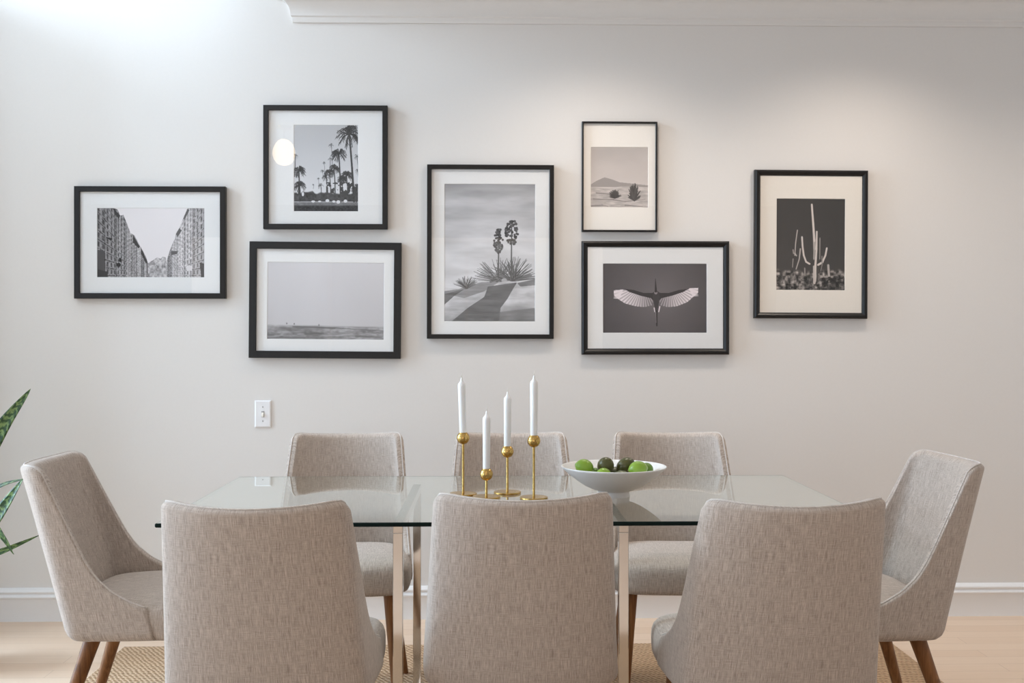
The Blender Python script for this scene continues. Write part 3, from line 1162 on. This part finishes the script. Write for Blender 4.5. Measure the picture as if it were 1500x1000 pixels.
def make_seat():
    bm = bmesh.new()
    uvl = bm.loops.layers.uv.new('UVMap')
    hw, y0, y1 = .232, -.165, .245
    cy, hy = (y0 + y1) / 2, (y1 - y0) / 2
    seg = 72
    prof = [(.80, .386), (.93, .388), (.972, .394), (.990, .404), (.999, .420), (1.0, .440), (.995, .456), (.978, .468), (.945, .477), (.88, .484), (.75, .490), (.55, .4945), (.3, .4965)]

    def ring(sc, z):
        out = []
        for k in range(seg):
            a = 2 * PI * k / seg
            e = 2 / 5.5
            ca, sa = math.cos(a), math.sin(a)
            x = math.copysign(abs(ca) ** e, ca)
            y = math.copysign(abs(sa) ** e, sa)
            # narrower towards the back
            yy = cy + hy * y * sc
            wfac = 1.0 - .18 * max(0, (.05 - yy)) / .22
            out.append(bm.verts.new((hw * x * sc * wfac, yy, z)))
        return out
    R = [ring(*q) for q in prof]
    for a, b in zip(R, R[1:]):
        for k in range(seg):
            bm.faces.new((a[k], a[(k + 1) % seg], b[(k + 1) % seg], b[k]))
    bm.faces.new(R[0][::-1])
    top = bm.verts.new((0, cy, .497))
    for k in range(seg):
        bm.faces.new((R[-1][k], R[-1][(k + 1) % seg], top))
    for f in bm.faces:
        n = f.normal
        f.normal_update()
        for lp in f.loops:
            c_ = lp.vert.co
            if abs(f.normal.z) > .6:
                lp[uvl].uv = (c_.x, c_.y)
            elif abs(f.normal.y) > abs(f.normal.x):
                lp[uvl].uv = (c_.x, c_.z + 1)
            else:
                lp[uvl].uv = (c_.y, c_.z + 2)
    fix(bm)
    return bm


def make_leg(sx, sy):
    bm = bmesh.new()
    if sy > 0:
        top, bot = Vector((sx * .165, .165, .396)), Vector((sx * .190, .205, 0))
    else:
        top, bot = Vector((sx * .150, -.105, .396)), Vector((sx * .205, -.230, 0))
    pts = [top.lerp(bot, k / 10) for k in range(11)]
    rad = [lerp(.0225, .0115, (k / 10) ** .9) for k in range(11)]
    tube(bm, pts, rad, 20)
    # feet cut level with the floor
    for v in bm.verts:
        if v.co.z < .004:
            v.co.z = 0.0
    fix(bm)
    return bm


def make_chair():
    root = thing('dining_chair', 'x', 'chair', group='linen dining chairs around the glass table')
    bm, rim, base = make_shell()
    mesh_obj('backrest', bm, M['linen'], root, angle=None)
    mesh_obj('seat', make_seat(), M['linen'], root)
    bm = bmesh.new()
    uvl = bm.loops.layers.uv.new('UVMap')
    tube(bm, rim, .0024, 8)
    for f in bm.faces:
        for lp in f.loops:
            lp[uvl].uv = (lp.vert.co.x + lp.vert.co.z, lp.vert.co.y)
    fix(bm)
    mesh_obj('piping', bm, M['piping'], root)
    for sx in (-1, 1):
        for sy in (1, -1):
            mesh_obj('leg', make_leg(sx, sy), M['walnut'], root, angle=50)
    return root


def dup(root, label):
    r = root.copy()
    C.objects.link(r)
    for ch in root.children:
        c_ = ch.copy()
        C.objects.link(c_)
        c_.parent = r
    r['label'] = label
    return r


ZRUG = .012
chair0 = make_chair()
chairs = [
    # x, y of the seat centre, heading in degrees (0 faces the picture wall), z, label
    (-.490, 2.402, -0.5, ZRUG, 'linen chair seen from behind, left one of the near row'),
    (.072, 2.495, 0.5, ZRUG, 'linen chair seen from behind, middle one of the near row in front of the candles'),
    (.640, 2.405, 2.0, ZRUG, 'linen chair seen from behind, right one of the near row'),
    (-.490, 3.400, 183.5, ZRUG, 'linen chair facing us beyond the glass table, nearest the light switch'),
    (.076, 3.400, 180, ZRUG, 'linen chair facing us beyond the glass table, behind the candles'),
    (.624, 3.400, 176.5, ZRUG, 'linen chair facing us beyond the glass table, behind the fruit bowl'),
    (-.970, 2.935, -85, ZRUG, 'linen chair at the left end of the table beside the snake plant'),
    (1.045, 2.890, 89, ZRUG, 'linen chair at the right end of the table, its front lit bluish'),
]
for k, (x, y, a, z, lab) in enumerate(chairs):
    o = chair0 if k == 0 else dup(chair0, lab)
    o['label'] = lab
    o.location = (x, y, z)
    o.rotation_euler = (0, 0, math.radians(a))


# ------------------------------------------------------------------ glass table
TX, TY, TZ = .075, 2.913, .752
THW, THD = .885, .420
tab = thing('dining_table', 'clear glass topped dining table on square chrome legs', 'table', (TX, TY, ZRUG))
zt = TZ - ZRUG
bm = bmesh.new()
box(bm, -THW, THW, -THD, THD, zt - .0105, zt, .0024, 1)
top = mesh_obj('tabletop', bm, [M['table_glass'], M['glass_edge'], M['glass_arris']], tab, smooth=False)
for p in top.data.polygons:
    if abs(p.normal.z) < .9:
        p.material_index = 2 if p.normal.z > .4 else 1
B_ = .0122
for x in (-.302, .258):
    y0, y1 = -.365, .30
    for y in (y0, y1):
        bm = bmesh.new()
        box(bm, x - B_, x + B_, y - B_, y + B_, 0.024, zt - .0345, .0012, 2)
        mesh_obj('leg', bm, M['chrome'], tab, smooth=False)
    for nm, z0, z1 in (('top_rail', zt - .0345, zt - .0108), ('floor_rail', 0, .024)):
        bm = bmesh.new()
        box(bm, x - B_, x + B_, y0 - B_, y1 + B_, z0, z1, .0012, 2)
        mesh_obj(nm, bm, M['chrome'], tab, smooth=False)


# ------------------------------------------------------------------ candlesticks and candles
def candlestick(u, v, ball_v, label):
    # v: row of the front of the base disc; the base centre lies a disc radius behind
    p = atz(u, v, TZ)
    d = p.xy.length
    p = Vector((p.x * (d + .036) / d, p.y * (d + .036) / d, TZ))
    sc = F / p.y
    zb = H - (ball_v - HZ) / sc - TZ
    root = thing('candlestick', label, 'candle holder', p, group='brass candlesticks on the glass table')
    bm = bmesh.new()
    R = .0395
    lathe(bm, [(0, 0), (R - .001, 0), (R, .0012), (R, .0042), (R - .001, .0055), (.02, .0062), (0, .0066)], 56)
    fix(bm)
    mesh_obj('base', bm, M['brass'], root, angle=35)
    bm = bmesh.new()
    lathe(bm, [(.0042, .005), (.0036, .010), (.0034, zb * .6), (.0036, zb - .012)], 20)
    fix(bm)
    mesh_obj('stem', bm, M['brass'], root, angle=50)
    bm = bmesh.new()
    rb = .0185
    prof = []
    for k in range(0, 21):
        a = -PI / 2 + (PI / 2 + math.radians(52)) * k / 20
        prof.append((rb * math.cos(a) if k else 0, zb + rb * math.sin(a)))
    top_z = zb + rb * math.sin(math.radians(52))
    prof += [(.0112, top_z + .0012), (.0106, top_z), (.0106, zb - .004), (0, zb - .004)]
    lathe(bm, prof, 40)
    fix(bm)
    mesh_obj('cup', bm, M['brass'], root, angle=50)
    return root, p, zb - .004 + TZ, sc


def candle(p, z0, sc, tip_v, lean, label):
    zt_ = H - (tip_v - HZ) / sc
    h = zt_ - z0
    root = thing('candle', label, 'candle', (p.x, p.y, z0), group='white taper candles')
    root.rotation_euler = (0, math.radians(lean), 0)
    bm = bmesh.new()
    r = .0103
    sh = h - .030
    lathe(bm, [(0, 0), (r * .96, 0), (r * .98, sh * .4), (r * 1.06, sh * .92), (r * 1.06, sh - .006), (r * .98, sh - .001), (r * .72, sh + .0025), (r * .44, sh + .006), (r * .30, sh + .010), (r * .22, sh + .016), (0, sh + .018)], 32)
    fix(bm)
    mesh_obj('wax', bm, M['wax'], root, angle=60)
    bm = bmesh.new()
    tube(bm, [(0, 0, sh + .018), (.0004, 0, sh + .024), (.0016, 0, h)], [.0011, .001, .0007], 8)
    fix(bm)
    mesh_obj('wick', bm, M['wick'], root)


for (u, v, bv, tv, lean, l1, l2) in (
    (678.5, 727.5, 641, 546, -1.6, 'brass candlestick with a tall thin stem, leftmost of the four', 'white taper candle in the leftmost brass candlestick'),
    (712.5, 732, 694, 595, .3, 'shortest brass candlestick with a round ball cup low on its stem', 'white taper candle standing lowest, in the shortest candlestick'),
    (743.3, 725, 661, 567, .2, 'medium height brass candlestick standing farther back, second from the right', 'white taper candle in the medium height candlestick, second from the right'),
    (782, 733, 645.5, 543, .2, 'tall brass candlestick nearest the fruit bowl', 'white taper candle nearest the fruit bowl, reaching highest')):
    root, p, z0, sc = candlestick(u, v, bv, l1)
    candle(p, z0, sc, tv, lean, l2)


# ------------------------------------------------------------------ bowl of fruit
bc = atz(899, 730, TZ)
d = bc.xy.length
bc = Vector((bc.x * (d + .046) / d, bc.y * (d + .046) / d, TZ))
bm = bmesh.new()
prof = [(0, .004), (.030, .004), (.034, .0), (.0445, .0), (.0455, .003), (.0440, .012), (.0465, .0165), (.060, .0205), (.082, .031), (.105, .046), (.128, .0640), (.1455, .0800), (.1485, .0835),
        (.1485, .0855), (.1470, .0862), (.1450, .0850), (.125, .0680), (.103, .0515), (.080, .0372), (.055, .0275), (.030, .0235), (0, .0225)]
lathe(bm, prof, 96)
fix(bm)
bowl = mesh_obj('bowl', bm, M['ceramic'], angle=None)
bowl.location = bc
bowl.data.set_sharp_from_angle(angle=math.radians(60))
tag(bowl, 'wide white footed ceramic bowl of green fruit on the glass table', 'bowl')


def fruit(name, u, v, dd, r, stretch, tilt, spin, mat, label, cat, group, nub=True):
    p = atd(u, v, bc.y + dd)
    root = thing(name, label, cat, p, group=group)
    root.rotation_euler = (0, math.radians(tilt), math.radians(spin))
    bm = bmesh.new()
    bmesh.ops.create_uvsphere(bm, u_segments=32, v_segments=20, radius=1)
    for v_ in bm.verts:
        x, y, z = v_.co
        k = 1.0
        if stretch > 1.3 and z > 0:
            k = 1 - .16 * z
        zz = z * r * stretch
        if abs(z) > .93:
            zz += math.copysign(r * .12 * (abs(z) - .93) / .07, z) if nub else 0
        v_.co = (x * r * k, y * r * k, zz)
    mesh_obj('peel', bm, mat, root)
    bm = bmesh.new()
    zt2 = -r * stretch - (r * .10 if nub else 0)
    lathe(bm, [(0, zt2 - .0022), (.0022, zt2 - .0020), (.0032, zt2 + .0012), (.0030, zt2 + .004)], 12)
    fix(bm)
    mesh_obj('stem_end', bm, M['fruit_stem'], root)


GL, GA = 'limes in the white bowl', 'avocados in the white bowl'
fruit('lime', 856, 684.0, -.020, .0225, 1.16, -72, 15, M['lime'], 'bright green lime at the left side of the bowl', 'lime', GL)
fruit('avocado', 887, 682.0, .000, .0235, 1.08, -140, -50, M['avocado'], 'round dark green avocado topmost at the middle of the bowl', 'avocado', GA, False)
fruit('avocado', 916.5, 682.0, .012, .0225, 1.25, 60, 10, M['avocado'], 'longer dark olive avocado just right of the round one', 'avocado', GA, False)
fruit('lime', 934.5, 687.0, -.035, .0230, 1.15, 82, 12, M['lime'], 'bright green lime at the front right of the bowl', 'lime', GL)
fruit('lime', 946.5, 688.0, .020, .0200, 1.12, 70, 60, M['lime_dark'], 'green lime at the far right, tucked behind the bright front one', 'lime', GL)
fruit('lime', 884.0, 696.0, -.060, .0205, 1.10, 80, 30, M['lime'], 'pale green lime peeping over the rim below the round avocado', 'lime', GL)
fruit('lime', 871.5, 693.5, .030, .0165, 1.05, 60, -30, M['lime_dark'], 'deep green lime mostly hidden behind the left lime and round avocado', 'lime', GL)
fruit('lime', 901.0, 695.0, .030, .0225, 1.1, 70, 60, M['avocado_pale'], 'dull olive lime low between the two avocados', 'lime', GL)
fruit('lime', 910.5, 700.0, -.045, .0215, 1.12, 85, -20, M['avocado_pale'], 'dull olive lime just peeping over the rim below the longer avocado', 'lime', GL)


# ------------------------------------------------------------------ snake plant at the left edge
PD = 3.72
pc = atd(-92, 830, PD)
plant = thing('snake_plant', 'potted snake plant with banded green leaves at the left edge behind the end chair', 'plant', (pc.x, pc.y, 0))
bm = bmesh.new()
lathe(bm, [(0, 0), (.10, 0), (.108, .004), (.135, .30), (.138, .33), (.132, .332), (.126, .32), (.122, .29), (0, .29)], 48)
fix(bm)
mesh_obj('pot', bm, M['pot'], plant, angle=45)
bm = bmesh.new()
lathe(bm, [(0, .288), (.121, .288), (.121, .296), (.06, .302), (0, .304)], 32)
fix(bm)
mesh_obj('soil', bm, M['soil'], plant)


def leaf(pts, width, twist, face):
    """blade along pts; face: direction the flat side looks"""
    bm = bmesh.new()
    uvl = bm.loops.layers.uv.new('UVMap')
    P = [Vector(q) - plant.location for q in pts]
    # quadratic/cubic smoothing by Catmull-Rom
    Q = []
    E = [P[0] * 2 - P[1]] + P + [P[-1] * 2 - P[-2]]
    ns = 12
    for i in range(len(P) - 1):
        for k in range(ns):
            t = k / ns
            a, b, c_, d_ = E[i], E[i + 1], E[i + 2], E[i + 3]
            Q.append(.5 * ((2 * b) + (c_ - a) * t + (2 * a - 5 * b + 4 * c_ - d_) * t * t + (3 * b - a - 3 * c_ + d_) * t ** 3))
    Q.append(P[-1])
    n = len(Q)
    L = [0]
    for i in range(1, n):
        L.append(L[-1] + (Q[i] - Q[i - 1]).length)
    rows = []
    for i in range(n):
        t = L[i] / L[-1]
        tan = (Q[min(i + 1, n - 1)] - Q[max(i - 1, 0)]).normalized()
        f0 = (Matrix.Rotation(twist * t, 3, tan) @ Vector(face))
        side = tan.cross(f0).normalized()
        nrm = side.cross(tan).normalized()
        wv = width * (.62 + .38 * math.sin(min(t / .5, 1) * PI / 2)) * min(1, ((1 - t) / .42) ** .72 + .004)
        row = []
        for k in range(7):
            q = -1 + k / 3
            row.append(Q[i] + side * (wv * q) + nrm * (.22 * wv * (q * q)))
        for k in range(6, -1, -1):
            q = -1 + k / 3
            row.append(Q[i] + side * (wv * q * .98) + nrm * (.22 * wv * (q * q) - .0035 * (1 - .6 * abs(q))))
        rows.append([bm.verts.new(r_) for r_ in row])
    for i in range(n - 1):
        for k in range(14):
            k2 = (k + 1) % 14
            f = bm.faces.new((rows[i][k], rows[i][k2], rows[i + 1][k2], rows[i + 1][k]))
            for lp, (ii, kk) in zip(f.loops, ((i, k), (i, k2), (i + 1, k2), (i + 1, k))):
                lp[uvl].uv = ((kk if kk < 7 else 13 - kk) / 6 * .1, L[ii])
    bm.faces.new(rows[0])
    bm.faces.new(rows[-1])
    fix(bm)
    mesh_obj('leaf', bm, M['leaf'], plant)


R0 = Vector((pc.x, pc.y, .295))


def lp_(u, v, dd=0):
    return atd(u, v, PD + dd)


leaf([R0 + Vector((.02, .01, 0)), lp_(-58, 735), lp_(-2, 634, -.02), lp_(45, 569, -.05)], .040, .25, (0, -1, .1))
leaf([R0 + Vector((.05, -.02, 0)), lp_(-34, 795), lp_(4, 745, -.04), lp_(34, 700, -.08)], .029, -.35, (.1, -1, .1))
leaf([R0 + Vector((.0, .04, 0)), lp_(-75, 770, .05), lp_(-30, 730, .06), lp_(4, 710, .06), lp_(36, 701, .06)], .018, .2, (0, -.6, .8))
leaf([R0 + Vector((.06, -.03, 0)), lp_(-45, 822, -.04), lp_(0, 808, -.04), lp_(34, 794, -.02), lp_(59, 783, 0)], .012, .3, (0, -1, .3))
leaf([R0 + Vector((.03, -.05, 0)), lp_(-70, 755, -.08), lp_(-30, 745, -.10), lp_(4, 786, -.12), lp_(20, 812, -.12)], .024, .4, (.2, -1, .2))
leaf([R0 + Vector((-.03, .0, 0)), lp_(-100, 690), lp_(-70, 600), lp_(-20, 520, .02), lp_(-6, 500, .02)], .045, .3, (0, -1, 0))
leaf([R0 + Vector((-.05, -.03, 0)), lp_(-140, 720), lp_(-165, 620), lp_(-180, 560)], .042, -.4, (.3, -1, 0))
leaf([R0 + Vector((-.04, .04, 0)), lp_(-120, 720, .06), lp_(-120, 620, .06), lp_(-105, 560, .08)], .040, .5, (-.2, -1, 0))


# ------------------------------------------------------------------ opal pendant (its image shows in the palm print's glass)
gp = at(416, 223, WALL - .02)
ylamp = 1.35
t = ((WALL - .02) - ylamp) / (WALL - .02)
lp = Vector((gp.x * (1 + t), ylamp, H + (gp.z - H) * (1 + t)))
lam = thing('pendant_lamp', 'egg shaped opal glass lamp hung close to the ceiling, mirrored in the palm print', 'lamp', lp)
bm = bmesh.new()
prof = []
for k in range(33):
    a = -PI / 2 + PI * k / 32
    prof.append((.081 * math.cos(a) * (1 - .08 * math.sin(a)) if 0 < k < 32 else 0, .096 * math.sin(a)))
lathe(bm, prof, 40)
fix(bm)
mesh_obj('shade', bm, M['lamp'], lam)
bm = bmesh.new()
lathe(bm, [(.02, .090), (.022, .10), (.006, .106), (.006, ZC - lp.z - .022), (.05, ZC - lp.z - .018), (.055, ZC - lp.z), (0, ZC - lp.z)], 28)
fix(bm)
mesh_obj('stem', bm, M['brass'], lam, angle=40)


# ------------------------------------------------------------------ light
def area(name, loc, rot, sx, sy, power, col):
    d_ = bpy.data.lights.new(name, 'AREA')
    d_.shape = 'RECTANGLE'
    d_.size, d_.size_y = sx, sy
    d_.energy = power
    d_.color = col
    o = bpy.data.objects.new(name, d_)
    C.objects.link(o)
    o.location = loc
    o.rotation_euler = rot
    return o


def aim(o, target):
    o.rotation_euler = (Vector(target) - o.location).to_track_quat('-Z', 'Y').to_euler()


# daylight in the openings and the light well, plus two added fills
for nm, q, e in (('daylight_left', WIN_L, 74), ('blue_fill_beside', FILL_B, 170)):  # second one is an added blue source for the right chair
    area(nm, (XL - .02, (q[0] + q[1]) / 2, (q[2] + q[3]) / 2), (0, -PI / 2, 0), q[3] - q[2], q[1] - q[0], e, (.55, .76, 1.0))
o = area('daylight_clerestory', (WL - .015, (WIN_C[0] + WIN_C[1]) / 2, (WIN_C[2] + WIN_C[3]) / 2), (0, -PI / 2, 0), WIN_C[3] - WIN_C[2], WIN_C[1] - WIN_C[0], 255, (.68, .84, 1.0))
area('warm_fill_front', ((FILL_F[0] + FILL_F[1]) / 2, YF - .02, (FILL_F[2] + FILL_F[3]) / 2), (PI / 2, 0, 0), FILL_F[1] - FILL_F[0], FILL_F[3] - FILL_F[2], 21, (1.0, .70, .48))  # added warm fill for the backs of the near chairs
area('daylight_well', ((WL + WX) / 2, (WY + WALL) / 2, ZT - .05), (0, 0, 0), WX - WL - .3, WALL - WY - .3, 4, (.92, .97, 1.0))


def spot(name, loc, target, power, col, angle, blend):
    d_ = bpy.data.lights.new(name, 'SPOT')
    d_.energy = power
    d_.color = col
    d_.spot_size = math.radians(angle)
    d_.spot_blend = blend
    d_.shadow_soft_size = .10
    o = bpy.data.objects.new(name, d_)
    C.objects.link(o)
    o.location = loc
    aim(o, target)


for x, y, e, ang in ((-.75, 3.78, 9, 120), (.44, 3.76, 44, 134), (1.55, 3.76, 43, 134), (2.75, 3.76, 15, 130), (1.6, .6, 30, 130), (-.1, .9, 18, 130)):  # last two are added as warm front fill
    spot('downlight_and_fill', (x, y, ZC - .02), (x, y, 0), e, (1, .87, .75), ang, .85)

wd = bpy.data.worlds.new('sky')
bpy.context.scene.world = wd
wd.use_nodes = True
bg = wd.node_tree.nodes['Background']
bg.inputs['Color'].default_value = (.80, .90, 1.0, 1)
bg.inputs['Strength'].default_value = 1.0

sc_ = bpy.context.scene
sc_.view_settings.view_transform = 'Standard'
sc_.view_settings.look = 'None'
sc_.view_settings.exposure = 0.09
sc_.view_settings.gamma = 1
sc_.view_settings.use_curve_mapping = False
sc_.cycles.max_bounces = 10
sc_.cycles.diffuse_bounces = 5
sc_.cycles.transparent_max_bounces = 16
sc_.cycles.use_denoising = True
sc_.cycles.caustics_reflective = False
sc_.cycles.caustics_refractive = False
sc_.cycles.sample_clamp_indirect = 6
